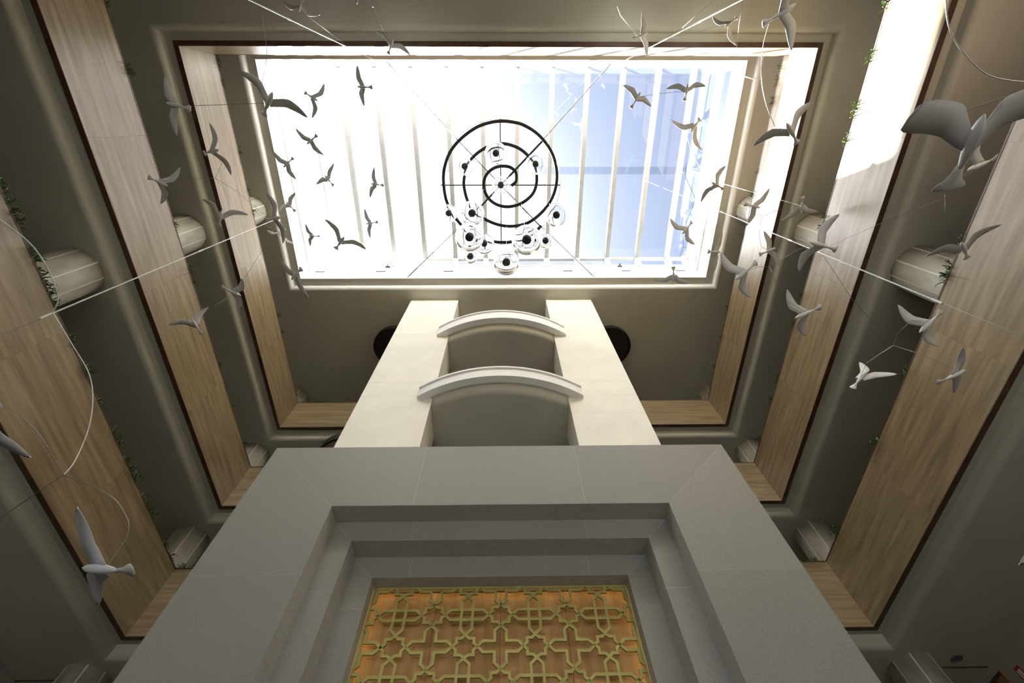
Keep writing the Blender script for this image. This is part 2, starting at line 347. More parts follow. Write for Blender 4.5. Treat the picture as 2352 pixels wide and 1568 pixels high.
WIRES = [
    (0.006, [[-5.044, -0.237, 8.3], [-4.029, -0.232, 7.5], [-3.195, -0.226, 6.8]], 'taut dark wire between the pale bird at far upper left and the largest skylight silhouette'),
    (0.005, [[-3.265, -1.407, 7.5], [-3.238, -1.016, 7.4], [-3.19, -0.767, 7.2], [-3.164, -0.492, 6.9], [-3.186, -0.336, 6.8]], 'fine wire dropping past the skylight corner to the largest silhouette bird'),
    (0.005, [[-5.245, 0.91, 8.8], [-5.199, 0.793, 8.9], [-5.133, 0.649, 8.95]], 'short wire up to the grey bird before the upper left wood band'),
    (0.005, [[-5.245, 0.91, 8.8], [-5.527, 0.907, 8.7], [-5.808, 0.904, 8.6]], 'level wire leading left to the pale bird before the middle left wood band'),
    (0.005, [[-5.245, 0.91, 8.8], [-5.134, 1.106, 8.8], [-5.098, 1.298, 8.8], [-5.191, 1.518, 8.85]], 'curved wire looping down to the sideways bird left of the skylight'),
    (0.005, [[-5.245, 0.91, 8.8], [-4.851, 1.131, 8.7], [-4.372, 1.497, 8.5]], 'slanting wire crossing the upper left column'),
    (0.005, [[-5.299, 2.847, 9.0], [-4.704, 2.267, 8.7], [-4.217, 1.676, 8.5]], 'slanting wire above the folded-wing bird in front of the upper left wood band'),
    (0.005, [[-5.631, 3.209, 9.0], [-5.673, 3.221, 8.7], [-5.694, 3.227, 8.4]], 'short wire between the two pale birds at centre left'),
    (0.005, [[-3.794, 2.461, 8.3], [-3.851, 2.438, 8.6], [-3.944, 2.418, 9.0]], 'short wire at the front left corner of the skylight'),
    (0.005, [[-4.069, 1.575, 8.5], [-3.951, 1.641, 8.6], [-3.823, 1.757, 8.7]], 'thin strut beside the grey bird at the left skylight edge'),
    (0.005, [[-4.129, 1.637, 8.5], [-3.985, 1.689, 8.6], [-3.844, 1.781, 8.7]], 'lower thin strut beside the grey bird at the left skylight edge'),
    (0.01, [[-5.198, 0.833, 4.8], [-4.971, 1.098, 4.8], [-4.893, 1.329, 4.8], [-4.889, 1.619, 4.8], [-4.913, 1.773, 4.78], [-5.001, 1.887, 4.76]], 'pale curved wire arching in from the left photo edge over the lower left column'),
    (0.008, [[-5.001, 1.887, 4.76], [-4.683, 2.158, 4.5], [-4.335, 2.341, 4.2], [-4.1, 2.47, 3.9], [-3.957, 2.618, 3.6], [-3.767, 2.663, 3.2], [-3.683, 2.642, 3.0]], 'long pale curved wire bulging right across the lower left wood band'),
    (0.006, [[-3.683, 2.642, 3.0], [-4.052, 2.877, 3.0], [-4.543, 3.195, 3.0]], 'dark straight wire running down to the lower left photo edge'),
    (0.006, [[-3.683, 2.642, 3.0], [-3.256, 2.592, 2.8], [-3.026, 2.632, 2.7], [-2.894, 2.72, 2.6], [-2.86, 2.766, 2.55], [-2.857, 2.815, 2.5]], 'arched wire above the large white bird at lower left'),
    (0.006, [[-3.683, 2.642, 3.0], [-3.821, 2.351, 3.1], [-4.022, 2.182, 3.2], [-4.315, 2.104, 3.3]], 'dark curved wire rising to the left photo edge'),
    (0.009, [[3.165, -0.852, 4.0], [3.266, -0.657, 4.0], [3.42, -0.503, 4.0], [3.68, -0.345, 4.0], [3.9, -0.296, 4.0], [4.092, -0.287, 4.0]], 'thick pale wire curving across the upper right corner'),
    (0.006, [[2.814, -0.006, 3.3], [2.967, -0.09, 3.2], [3.185, -0.195, 3.1]], 'straight wire behind the large near bird at right'),
    (0.006, [[4.757, 1.755, 6.75], [5.307, 2.447, 6.5], [5.92, 3.067, 6.2]], 'dark wire slanting from the right rod to the lower right bird cluster'),
    (0.005, [[4.864, 1.669, 6.75], [5.193, 1.228, 6.3], [5.523, 0.854, 5.9]], 'dark wire slanting up right across the middle right wood band'),
    (0.005, [[5.519, 0.817, 5.9], [5.646, 1.097, 5.9], [5.856, 1.394, 5.9]], 'hanging wire above the bird beside the lower right column'),
    (0.005, [[4.673, 1.578, 6.7], [4.354, 1.721, 6.7], [4.01, 1.975, 6.7]], 'slanting wire left of the bird on the right rod'),
    (0.005, [[3.806, 1.953, 6.65], [3.911, 1.969, 6.68], [4.01, 1.975, 6.7]], 'short level wire at the tail of the bird by the skylight right corner'),
    (0.005, [[4.01, 1.975, 6.7], [4.165, 2.25, 6.65], [4.333, 2.48, 6.6]], 'wire slanting down to the bird before the middle right wood edge'),
    (0.009, [[5.92, 3.067, 6.2], [5.861, 3.26, 6.3], [5.788, 3.483, 6.4]], 'pale stiff strut to the lowest bird over the dark right soffit'),
    (0.005, [[5.92, 3.067, 6.2], [5.816, 2.816, 6.1], [5.854, 2.563, 6.0]], 'faint wire to the bird at the lower right wood edge'),
    (0.005, [[5.92, 3.067, 6.2], [6.028, 3.026, 5.8], [6.189, 3.056, 5.4]], 'faint wire to the narrow bird on the lower right wood band'),
    (0.006, [[3.348, 0.654, 9.0], [3.373, 0.905, 9.0], [3.52, 1.139, 9.0], [3.626, 1.322, 9.0]], 'curved dark wire in the right end of the skylight'),
    (0.006, [[3.76, 1.37, 9.0], [3.629, 1.338, 9.0], [3.516, 1.764, 9.0]], 'bent dark wire between two birds in the right end of the skylight'),
    (0.006, [[3.486, 2.002, 9.0], [3.541, 2.236, 9.0], [3.495, 2.439, 9.0], [3.388, 2.601, 9.0]], 'dark wire down to the bird at the front right edge of the skylight'),
    (0.005, [[3.543, 2.245, 9.0], [3.856, 2.237, 9.0], [4.102, 2.29, 9.0]], 'level wire to the bird at the front right skylight corner'),
    (0.005, [[3.418, 0.209, 9.4], [3.516, 0.469, 9.3], [3.664, 0.73, 9.2], [3.767, 0.951, 9.0]], 'fine wire between the forked-wing bird and the tilted bird near the skylight right edge'),
    (0.005, [[2.384, -0.415, 9.0], [2.691, -0.456, 9.0], [2.968, -0.483, 9.0]], 'fine level wire between two birds at the upper right of the skylight'),
    (0.007, [[3.292, -1.11, 6.8], [3.276, -0.857, 6.8], [3.34, -0.521, 6.8], [3.476, -0.219, 6.8], [3.658, 0.043, 6.8]], 'pale bowed wire between two near birds at upper right'),
    (0.01, [[3.283, -0.577, 7.2], [3.328, -0.531, 7.0], [3.353, -0.536, 6.8]], 'short white curved hook at the right edge of the skylight'),
    (0.007, [[1.966, -2.171, 10.3], [2.164, -1.809, 10.3], [2.512, -1.489, 10.3]], 'pale wire down to the bird over the back cove'),
    (0.005, [[3.0, -1.379, 7.0], [3.093, -1.151, 7.2], [3.256, -0.841, 7.5]], 'dark wire hanging from the upper right rod'),
    (0.004, [[3.226, -1.717, 8.5], [3.094, -1.588, 8.7], [2.932, -1.411, 9.0]], 'thin wire beside the upper right rod'),
    (0.005, [[-2.49, -2.122, 10.3], [-2.365, -1.794, 10.3], [-2.245, -1.447, 10.3]], 'thin wire down to the bird at the back edge left of centre'),
    (0.004, [[-3.747, -1.836, 10.3], [-3.411, -1.609, 10.3], [-3.062, -1.355, 10.3]], 'faint wire beside the upper left rod'),
    (0.005, [[5.817, 1.925, 10.5], [6.012, 1.829, 10.5], [6.208, 1.726, 10.4]], 'thin strut right of the bird by the upper right column'),
    (0.005, [[5.817, 1.925, 10.5], [5.821, 2.239, 10.5], [5.927, 2.58, 10.45]], 'curved wire down to the small bird on the right wood band'),
]
GLOBES = [
    (-0.235, 0.699, 12.447, 0.28),
    (0.817, 1.013, 13.194, 0.276),
    (-1.1, 1.068, 13.195, 0.24),
    (-0.127, 1.523, 12.963, 0.24),
    (-1.541, 2.214, 12.653, 0.24),
    (-0.756, 1.844, 10.537, 0.28),
    (1.233, 2.022, 11.301, 0.28),
    (-0.715, 2.039, 9.017, 0.28),
    (-0.582, 2.955, 12.284, 0.276),
    (0.392, 1.962, 8.451, 0.28),
    (1.076, 2.88, 12.297, 0.204),
    (0.012, 2.744, 9.702, 0.28),
    (-0.96, 3.263, 12.142, 0.192),
]
SPIRAL = [(0.171, 1.657), (0.269, 1.59), (0.317, 1.504), (0.3, 1.291), (0.14, 1.156), (-0.083, 1.126), (-0.307, 1.171), (-0.501, 1.306), (-0.612, 1.503), (-0.625, 1.75), (-0.484, 2.032), (-0.224, 2.207), (0.105, 2.256), (0.468, 2.16), (0.761, 1.939), (0.886, 1.689), (0.904, 1.382), (0.807, 1.052), (0.629, 0.831), (0.359, 0.642), (0.015, 0.541), (-0.266, 0.555), (-0.581, 0.656), (-0.869, 0.845), (-1.068, 1.081), (-1.196, 1.472), (-1.194, 1.78), (-1.095, 2.142), (-0.89, 2.416), (-0.63, 2.612), (-0.298, 2.761), (0.037, 2.828), (0.373, 2.812), (0.708, 2.713), (1.037, 2.467), (1.293, 2.161), (1.444, 1.814), (1.493, 1.443), (1.427, 1.022), (1.238, 0.641), (0.916, 0.298), (0.54, 0.074), (0.233, -0.009), (-0.105, -0.036), (-0.442, 0.006), (-0.783, 0.117), (-1.13, 0.328), (-1.422, 0.584), (-1.626, 0.875), (-1.759, 1.23), (-1.796, 1.564), (-1.771, 1.936), (-1.705, 2.189), (-1.556, 2.48), (-1.339, 2.792), (-1.046, 3.026), (-0.713, 3.206), (-0.34, 3.299), (-0.101, 3.317), (0.172, 3.301), (0.58, 3.165), (0.949, 2.946), (1.08, 2.813)]
TUFTS = [
    ('lowest', 'left', [8.05, 7.68, 6.91, 6.66, 6.43, 5.92, 5.74, 5.53, 5.17, 4.95, 4.31, 3.68, 3.09, 2.48, 2.34, 2.18, 2.0, 1.79, 1.67, 1.25, 1.13, 0.97, 0.76]),
    ('lowest', 'right', [7.54, 5.27, 3.81, 2.12, 2.03, 1.54]),
    ('middle', 'left', [7.61, 6.46, 5.24, 3.19, 2.93, 1.94, -0.86, -1.85]),
    ('middle', 'right', [7.63, 6.37, 5.75, 4.23, 3.57, 2.0, 1.81, 0.35, 0.22, -0.16, -0.31, -1.03, -1.16, -1.9]),
    ('upper', 'left', [8.03, 5.84, 5.26, 2.19, 1.63, 0.7, -0.87, -1.21, -1.37]),
    ('upper', 'right', [7.1, 6.08, 5.06, 3.93, 2.88, 1.76, 1.19, -0.44, -0.56, -0.93, -1.26]),
]
TUFTS_FRONT = [('lowest', -6.81), ('lowest', -6.58), ('lowest', 6.28), ('lowest', 6.55), ('upper', -6.19)]

# ------------------------------------------------------------------ room shell
o = box('floor', (WXL - .2, WXR + .2, WYB - .2, WYF + .2, ZFLOOR - .3, ZFLOOR), 'floor_stone'); tag(o, 'stone lobby floor below the atrium, darkened to cut bounced light', kind='structure')
for nm, b in (('wall_left', (WXL - .3, WXL, WYB, WYF, ZFLOOR, 15.2)), ('wall_right', (WXR, WXR + .3, WYB, WYF, ZFLOOR, 15.2)),
              ('wall_front', (WXL - .3, WXR + .3, WYF, WYF + .3, ZFLOOR, 15.2))):
    o = box(nm, b, 'wall_paint'); tag(o, 'plain painted lobby wall', kind='structure')
# back wall; its unseen glazed opening is added to light the portal
GX, GZ = 8.6, 4.4
wbk = link('wall_back', *merge([box_vf(WXL - .3, -GX, WYB - .3, WYB, ZFLOOR, 15.2), box_vf(GX, WXR + .3, WYB - .3, WYB, ZFLOOR, 15.2),
                                box_vf(-GX, GX, WYB - .3, WYB, GZ, 15.2)]), 'wall_paint')
tag(wbk, 'lobby wall behind the camera with an opening added to let in light', kind='structure')
w2 = bpy.data.objects.new('added_window', None); COL.objects.link(w2); tag(w2, 'tall glazed opening added behind the camera to light the portal', kind='structure')
for i in range(6):
    x0 = -GX + i * GX / 3
    box('pane', (x0 + .04, x0 + GX / 3 - .04, WYB - .16, WYB - .14, ZFLOOR + .05, GZ - .05), 'roof_glass', w2)
for i in range(7):
    x0 = -GX + i * GX / 3
    box('mullion', (max(-GX, x0 - .04), min(GX, x0 + .04), WYB - .22, WYB - .08, ZFLOOR, GZ), 'black_metal', w2)

o = box('bounce_ground', (-30, 30, -60, WYB - .31, ZFLOOR - .3, ZFLOOR - .02), 'bounce_paving'); tag(o, 'unseen sunlit ground added outside to bounce light onto the portal', kind='structure')  # unseen sunlit surface, added to throw frontal light on the portal

def cove_profile(rect0, z0, outer, step_o=0.25, drop=0.22, r=0.12, n=8):
    xl, xr, yb, yf = rect0
    def rc(o_, z): return (xl - o_, xr + o_, yb - o_, yf + o_, z)
    L = [rc(0.0, z0), rc(step_o, z0), rc(step_o, z0 - (drop - r))]
    for k in range(1, n + 1):
        t = math.pi / 2 * k / n
        L.append(rc(step_o + r * (1 - math.cos(t)), z0 - (drop - r) - r * math.sin(t)))
    L.append((outer[0], outer[1], outer[2], outer[3], z0 - drop))
    return L
# roof ceiling round the skylight opening
SKY = (-6.82, 6.72, -1.555, 4.68)
OUT = (WXL, WXR, WYB, WYF)
prof = cove_profile(SKY, ZD, OUT, step_o=0.23, drop=0.2, r=0.11)
top = [(OUT[0], OUT[1], OUT[2], OUT[3], 15.2), (SKY[0] - .2, SKY[1] + .2, SKY[2] - .2, SKY[3] + .2, 15.2), (SKY[0] - .2, SKY[1] + .2, SKY[2] - .2, SKY[3] + .2, ZD + .01), (SKY[0], SKY[1], SKY[2], SKY[3], ZD + .01), (SKY[0], SKY[1], SKY[2], SKY[3], ZD)]
v, f = ring_sweep_vf([prof[-1]] + top + prof[1:2])
o = link('ceiling', v, f, 'plaster')
v, f = ring_sweep_vf(prof[1:-1] + [prof[-2]]); cv_ = link('cove_lit_white', v, f, 'white_paint', o)  # same plaster cove, coloured white to imitate strong light falling on it
v, f = ring_sweep_vf([prof[-2], prof[-1]]); link('soffit_field', v, f, 'plaster', o); tag(o, 'plastered top ceiling with a rounded cove round the skylight', kind='structure')

# ------------------------------------------------------------------ skylight
w1 = bpy.data.objects.new('window_1', None); COL.objects.link(w1); w1.location = (0, 0, 0)
tag(w1, 'long glazed roof lantern with white glazing bars', kind='structure')
ZR = 16.5
xl, xr, yb, yf = SKY
box('well_wall', (xl - .2, xr + .2, yf, yf + .2, ZD + .012, 16.03), 'white_paint', w1)
box('well_wall', (xl - .2, xr + .2, yb - .2, yb, ZD + .012, ZR + .12), 'white_paint', w1)
box('well_wall', (xl - .2, xl, yb, yf, ZD + .012, 15.45), 'white_paint', w1)
box('well_wall', (xr, xr + .2, yb, yf, ZD + .012, 15.45), 'white_paint', w1)
FY0, FY1 = yf, 4.5      # inward-leaning clerestory
bars = [0.387 + 1.115 * k for k in range(-6, 6)]
bv, bf = box_vf(-.07, .07, yb, FY1, ZR - .02, ZR + .16)
b0 = None
for x in bars:
    if b0 is None: b0 = link('glazing_bar', bv, bf, 'bar_paint', w1, loc=(x, 0, 0))
    else: share(b0, 'glazing_bar', w1, (x, 0, 0))
edges = [xl + .1] + bars + [xr - .1]
for i in range(len(edges) - 1):
    a, b = edges[i] + (.05 if i else -.1), edges[i + 1] - (.05 if i < len(edges) - 2 else -.1)
    box('pane', (a, b, yb, 1.36, ZR + .10, ZR + .112), 'roof_glass', w1)
    box('pane', (a, b, 1.365, FY1, ZR + .10, ZR + .112), 'roof_glass', w1)
    # transom between the two panes
    box('transom', (a, b, 1.36, 1.60, ZR + .115, ZR + .125), 'tint_glass', w1)
# front clerestory windows
def lean(x0, x1, t0, t1, d0, d1):
    # quad slab on the leaning clerestory plane, t: 0 bottom..1 top, d: outward depth
    n = Vector((0, ZR - 16.03, yf - FY1)).normalized()
    def pt(x, t, d):
        p = Vector((x, yf + (FY1 - yf) * t, 16.03 + (ZR + .1 - 16.03) * t)) + n * d; return (p.x, p.y, p.z)
    V = [pt(x, t, d) for d in (d0, d1) for x, t in ((x0, t0), (x1, t0), (x1, t1), (x0, t1))]
    return V, list(BOXF)
for i in range(len(edges) - 1):
    a, b = edges[i], edges[i + 1]
    cf_ = link('clerestory_frame', *merge([lean(a + .04, b - .04, 0.04, .16, 0, .1), lean(a + .04, b - .04, .84, 1.0, 0, .1),
                                    lean(a + .04, a + .10, .16, .84, 0, .1), lean(b - .10, b - .04, .16, .84, 0, .1)]), 'white_paint', w1)
    link('clerestory_pane', *lean(a + .10, b - .10, .16, .84, .05, .06), 'roof_glass', cf_)
for x in edges:
    link('clerestory_mullion', *lean(x - .05, x + .05, 0, 1.05, -.05, .12), 'white_paint', w1)
# side windows of the lantern
for sx, sgn in ((xl, -1), (xr, 1)):
    xa, xb = (sx - .16, sx - .04) if sgn < 0 else (sx + .04, sx + .16)
    ys = [yb + .02, yb + 1.57, yb + 3.12, yb + 4.67, yf - .02]
    for j in range(4):
        sf_ = link('side_frame', *merge([box_vf(xa + .01, xb - .01, ys[j] + .04, ys[j + 1] - .04, 15.5, 15.62), box_vf(xa + .01, xb - .01, ys[j] + .04, ys[j + 1] - .04, 16.4, 16.5),
                                   box_vf(xa + .01, xb - .01, ys[j] + .04, ys[j] + .1, 15.62, 16.4), box_vf(xa + .01, xb - .01, ys[j + 1] - .1, ys[j + 1] - .04, 15.62, 16.4)]), 'white_paint', w1)
        box('side_pane', (xa + .05, xa + .062, ys[j] + .08, ys[j + 1] - .08, 15.62, 16.4), 'roof_glass', sf_)
    for y in ys: box('side_mullion', (xa - .02, xb + .02, y - .04, y + .04, 15.45, 16.5), 'white_paint', w1)
    box('side_sill', (min(sx, sx + sgn * .2) - (.04 if sgn > 0 else 0), max(sx, sx + sgn * .2) + (.04 if sgn < 0 else 0), yb + .01, yf - .01, 15.45, 15.5), 'white_paint', w1)
    box('side_head', (xa - .04, xb + .04, yb, FY1, 16.5, 16.68), 'white_paint', w1)
# vent slots and cable brackets on the front upstand
for x in (-6.45, -4.35, -2.0, 2.17, 4.21, 6.12):
    box('vent_slot', (x - .16, x + .16, yf - .012, yf, 15.42, 15.5), 'slot_dark', w1)
for x, y, z in ((-4.22, yf - .03, 15.95), (4.1, yf - .03, 15.95)):
    link('cable_bracket', *merge([box_vf(x - .08, x + .08, y - .02, y + .03, z - .03, z + .02), box_vf(x - .015, x + .015, y - .09, y, z - .01, z + .05)]), 'slot_dark', w1)

# rooftop plant block in front of the lantern
t = thing('rooftop_block', 'pale grey rooftop block seen through the front of the skylight', 'building', (0, 7.6, 15.2))
link('wall', *box_vf(-4.1, 3.8, -2.0, 2.5, 0, 5.8), 'roof_grey', t)
link('parapet_cap', *box_vf(-4.2, 3.9, -2.1, 2.6, 5.8, 6.15), 'roof_grey', t)

# ------------------------------------------------------------------ galleries
def gallery(word, z0, z1, yback, label):
    g = thing('balcony_gallery', label, 'balcony', (0, 0, z0))
    zb, zt = 0.0, z1 - z0
    rect = (XL - .09, XR + .09, yback - .09, YF + .09)
    v, f = ring_sweep_vf(cove_profile(rect, .02, OUT, step_o=0.17, drop=0.24, r=0.12))
    link('soffit', v, f, 'plaster', g)
    # floor slab behind the parapet
    def rc(o_, z): return (XL - o_, XR + o_, yback - o_, YF + o_, z)
    v, f = ring_sweep_vf([rc(.42, .45), (OUT[0], OUT[1], OUT[2], OUT[3], .45)]); link('walkway_floor', v, f, 'floor_stone', g)
    # planter trough behind the wood face
    v, f = ring_sweep_vf([rc(.10, .02), rc(.10, zt - .02), rc(.13, zt - .02), rc(.13, zt - .14), rc(.36, zt - .14), rc(.36, zt - .01), rc(.42, zt - .01), rc(.42, .45)])
    pl_ = link('planter', v, f, 'dark_trim', g)
    v, f = ring_sweep_vf([rc(.13, zt - .12), rc(.36, zt - .12)]); link('planter_soil', v, f, 'soil', pl_)
    # wood panels, mitred lengths
    def panels(a, b, n, mk):
        for i in range(n): mk(a + (b - a) * i / n + .001, a + (b - a) * (i + 1) / n - .001)
    ny = max(2, round((YF - yback) / 2.75)); nx = 5
    for side in (-1, 1):
        xi = XL if side < 0 else XR
        def mk(a, c):
            link('wood_panel', *box_vf(min(xi, xi + side * .09), max(xi, xi + side * .09), a, c, .0, zt - .03), 'wood_y', g)
        panels(yback, YF, ny, mk)
    for yy, s in ((YF, 1), (yback, -1)):
        def mk(a, c):
            link('wood_panel', *box_vf(a, c, min(yy, yy + s * .09), max(yy, yy + s * .09), .0, zt - .03), 'wood_x', g)
        panels(XL, XR, nx, mk)
    # dark bottom and top edge trims
    v, f = ring_sweep_vf([rc(.0, -.012), rc(.10, -.012), rc(.10, .0), rc(.0, .0)], closed=True); link('bottom_trim', v, f, 'dark_trim', g)
    v, f = ring_sweep_vf([rc(-.004, zt - .03), rc(-.004, zt), rc(.10, zt), rc(.10, zt - .03)], closed=True); link('top_trim', v, f, 'dark_trim', g)
    return g
gallery('upper', ZC[0], ZC[1], YBC, 'highest wood-faced gallery ring, nearest the skylight')
gallery('middle', ZB[0], ZB[1], YBL, 'middle wood-faced gallery ring, between the highest and the lowest')
gallery('lowest', ZA[0], ZA[1], YBL, 'lowest and widest wood-faced gallery ring, nearest the camera')

# soffit joint lines, ceiling spot, wall panel and sign of the lowest level
# ------------------------------------------------------------------ columns
def column(x, y, z0, z1, label):
    c = thing('round_column', label, 'column', (x, y, z0))
    h = z1 - z0
    v, f = lathe_vf([(0, 0), (COL_R, 0), (COL_R, h), (0, h)], 48)
    sh = link('shaft', v, f, 'column_stone', c)
    for p in sh.data.polygons: p.use_smooth = abs(p.normal.z) < .5
    for a in (20, 65, 115, 160, 200, 245, 295, 340):
        ca, sa = math.cos(math.radians(a)), math.sin(math.radians(a))
        v, f = box_vf(COL_R - .02, COL_R + .002, -.012, .012, .0, h - .0)
        s = link('seam', v, f, 'seam_pale', sh); s.rotation_euler = (0, 0, math.radians(a))
LV = [('lowest', ZA[0] + .45, ZB[0] - .22), ('middle', ZB[0] + .45, ZC[0] - .22), ('highest', ZC[0] + .45, ZD - .20)]
for sx, sd in ((COL_X[0], 'left'), (COL_X[1], 'right')):
    for (lv, a, b) in LV:
        column(sx, COL_Y[0], a, b, 'round stone column midway along the %s gallery on the %s' % (lv, sd))
        column(sx, COL_Y[1], a, b, 'round stone column at the front %s corner of the %s gallery' % (sd, lv))
    column(sx, COL_Y[1], ZFLOOR, ZA[0] - .22, 'round stone column under the lowest gallery at the bottom %s photo corner' % sd)

# ------------------------------------------------------------------ stone piers and curved balconies
PY0, PY1 = 5.37, 6.25
def pier(x0, x1, joints, label):
    p = thing('stone_pier', label, 'pier', ((x0 + x1) / 2, PY0, 6.3))
    hx = (x1 - x0) / 2
    zs = [6.43] + joints + [ZD - .2]
    for a, b in zip(zs[:-1], zs[1:]):
        link('stone_block', *box_vf(-hx, hx, 0, PY1 - PY0, a - 6.3 + .002, b - 6.3 - .002), 'pale_stone', p)
    link('core', *box_vf(-hx + .006, hx - .006, .006, PY1 - PY0 - .006, zs[0] - 6.3, ZD - .2 - 6.3), 'seam_pale', p)
pier(-3.17, -1.60, [8.49, 9.085, 11.76], 'pale stone pier rising left of the curved balconies')
pier(1.335, 2.855, [7.80, 8.49, 9.08, 11.78], 'pale stone pier rising right of the curved balconies')
def curve_front(d, n=28):
    # plan arc of the balcony front, pushed back by d
    xa, xb, ya, bow = -1.92, 1.66, 5.30, 0.50
    cx, hw = (xa + xb) / 2, (xb - xa) / 2
    R = (hw * hw + bow * bow) / (2 * bow); cy = ya - bow + R
    r = R - d; hw2 = hw - .0
    out = []
    for i in range(n + 1):
        x = -hw2 + 2 * hw2 * i / n
        out.append((cx + x, cy - math.sqrt(max(0, r * r - x * x))))
    return out
def curved_balcony(z0, z1, label):
    b = thing('curved_balcony', label, 'balcony', (-.13, 5.3, z0))
    ox, oy = .13, -5.3
    def strip(d0, d1, za, zb, name, mat):
        A = curve_front(d0); B = curve_front(d1)
        poly = [(x + ox, y + oy) for x, y in A] + [(x + ox, y + oy) for x, y in reversed(B)]
        n = len(A); V = []; F = []
        for z in (za, zb): V += [(x, y, z) for x, y in poly]
        m = 2 * n
        for i in range(n - 1):
            F.append((i, i + 1, m - 2 - i, m - 1 - i)); F.append((m + i, m + i + 1, 2 * m - 2 - i, 2 * m - 1 - i))
        for i in range(m): F.append((i, (i + 1) % m, m + (i + 1) % m, m + i))
        o = link(name, V, F, mat, b)
        return o
    h = z1 - z0
    fa_ = strip(0, .16, 0, h - .06, 'fascia', 'white_paint')
    cp_ = strip(-.035, .16, h - .06, h, 'coping', 'white_paint'); cp_.parent = fa_
    # recessed strip, rounded drop and flat soffit between the piers
    xl_, xr_ = -1.6 + ox + .002, 1.335 + ox - .002
    prof = [(.16, .01), (.22, .01), (.22, -.07)] + [(.22 + .13 * (1 - math.cos(math.pi / 2 * k / 8)), -.07 - .13 * math.sin(math.pi / 2 * k / 8)) for k in range(1, 9)]
    rows = []
    for d, z in prof:
        rows.append([(x + ox, y + oy, z) for x, y in curve_front(d) ])
    n = len(rows[0])
    rows.append([(min(max(p[0], xl_), xr_), YF - 5.3 - .004, -.2) for p in rows[-1]])
    # clamp the inner rows to the gap between the piers
    def cl(row):
        out = []
        for (x, y, z) in row: out.append((min(max(x, xl_), xr_), y, z))
        return out
    rows = [rows[0], rows[1]] + [cl(r) for r in rows[2:]]
    V = [p for r in rows for p in r]; F = []
    for i in range(len(rows) - 1):
        for k in range(n - 1): F.append((i * n + k, i * n + k + 1, (i + 1) * n + k + 1, (i + 1) * n + k))
    o = link('soffit', V, F, 'plaster', b)
    # floor deck
    A = [(x + ox, y + oy) for x, y in curve_front(.16)]
    A = [a for a in A if xl_ <= a[0] <= xr_]
    poly = A + [(xr_, YF - 5.3 - .004), (xl_, YF - 5.3 - .004)]
    link('deck', *prism_vf(poly, h - .12, h - .07, 'z'), 'floor_stone', b)
    # underside returns in front of each pier
    for xa, xb in ((-1.92 + ox, xl_), (xr_, 1.66 + ox)):
        Aq = [(x + ox, y + oy) for x, y in curve_front(.158, 60)]
        Aq = [a for a in Aq if xa - .01 <= a[0] <= xb + .01 and a[1] < PY0 - 5.3 - .012]
        if len(Aq) > 1:
            poly = Aq + [(Aq[-1][0], PY0 - 5.3 - .001), (Aq[0][0], PY0 - 5.3 - .001)]
            link('return_slab', *prism_vf(poly, .005, h - .07, 'z'), 'white_paint', b)
curved_balcony(ZC[0], ZC[0] + .48, 'upper white curved balcony bowing out between the two pale piers')
curved_balcony(ZB[0], ZB[0] + .36, 'lower white curved balcony bowing out between the two pale piers')

# black drum lamps beside the piers
def drum(x, y, z, r, h, lining, label):
    d = thing('drum_lamp', label, 'lamp', (x, y, z))
    v, f = lathe_vf([(0, h), (r, h), (r, 0), (r - .04, 0), (r - .04, .05), (0, .05)], 56)
    s = link('shade', v, f, 'black_metal', d)
    v, f = lathe_vf([(0, .045), (r - .045, .045), (r - .045, .03), (0, .03)], 56); link('diffuser', v, f, lining, s)
    link('stem', *tube_vf([(0, 0, h), (0, 0, (ZD - .2 if z > 12 else ZC[0] - .2) - z)], .02), 'black_metal', d)
drum(-3.82, 7.0, 14.15, .745, .2, 'black_metal', 'black round drum lamp under the top ceiling left of the piers')
drum(3.57, 7.02, 14.15, .745, .2, 'black_metal', 'black round drum lamp under the top ceiling right of the piers')
drum(-3.55, 7.2, 8.3, .88, .2, 'lamp_lining', 'black-rimmed drum lamp with a brown underside behind the left pier foot')

# ------------------------------------------------------------------ stone portal
pt_ = thing('stone_portal', 'grey stone door surround stepping inwards in three frames', 'portal', (0, 5.1, ZFLOOR))
G_ = .004
def stone(poly, y0, y1):
    link('stone_slab', *prism_vf(inset([(x, z - ZFLOOR) for x, z in poly], G_), y0 - 5.1, y1 - 5.1), 'grey_stone', pt_)
def frame(x0, x1, zt, i0, i1, it, y0, y1, vj, hj):
    # mitred lintel split at vj, jambs split at hj
    xs = [None] + vj + [None]
    stone([(x0, zt), (i0, it), (vj[0], it), (vj[0], zt)], y0, y1)
    for a, b in zip(vj[:-1], vj[1:]): stone([(a, zt), (a, it), (b, it), (b, zt)], y0, y1)
    stone([(vj[-1], zt), (vj[-1], it), (i1, it), (x1, zt)], y0, y1)
    zs = hj + [ZFLOOR]
    stone([(x0, zt), (x0, zs[0]), (i0, zs[0]), (i0, it)], y0, y1)
    stone([(x1, zt), (i1, it), (i1, zs[0]), (x1, zs[0])], y0, y1)
    for a, b in zip(zs[:-1], zs[1:]):
        stone([(x0, a), (x0, b), (i0, b), (i0, a)], y0, y1); stone([(i1, a), (i1, b), (x1, b), (x1, a)], y0, y1)
    g = .002
    def gp(poly): return prism_vf([(x, z - ZFLOOR) for x, z in poly], y0 - 5.1 + .0015, y1 - 5.1 - .0)
    link('grout', *merge([gp([(x0 + g, ZFLOOR), (i0 - g, ZFLOOR), (i0 - g, it + g), (i1 + g, it + g), (i1 + g, ZFLOOR), (x1 - g, ZFLOOR), (x1 - g, zt - g), (x0 + g, zt - g)])]), 'grout', pt_)
VJ = [-1.39, 1.17]; HJ = [3.94, 1.45, -.9]
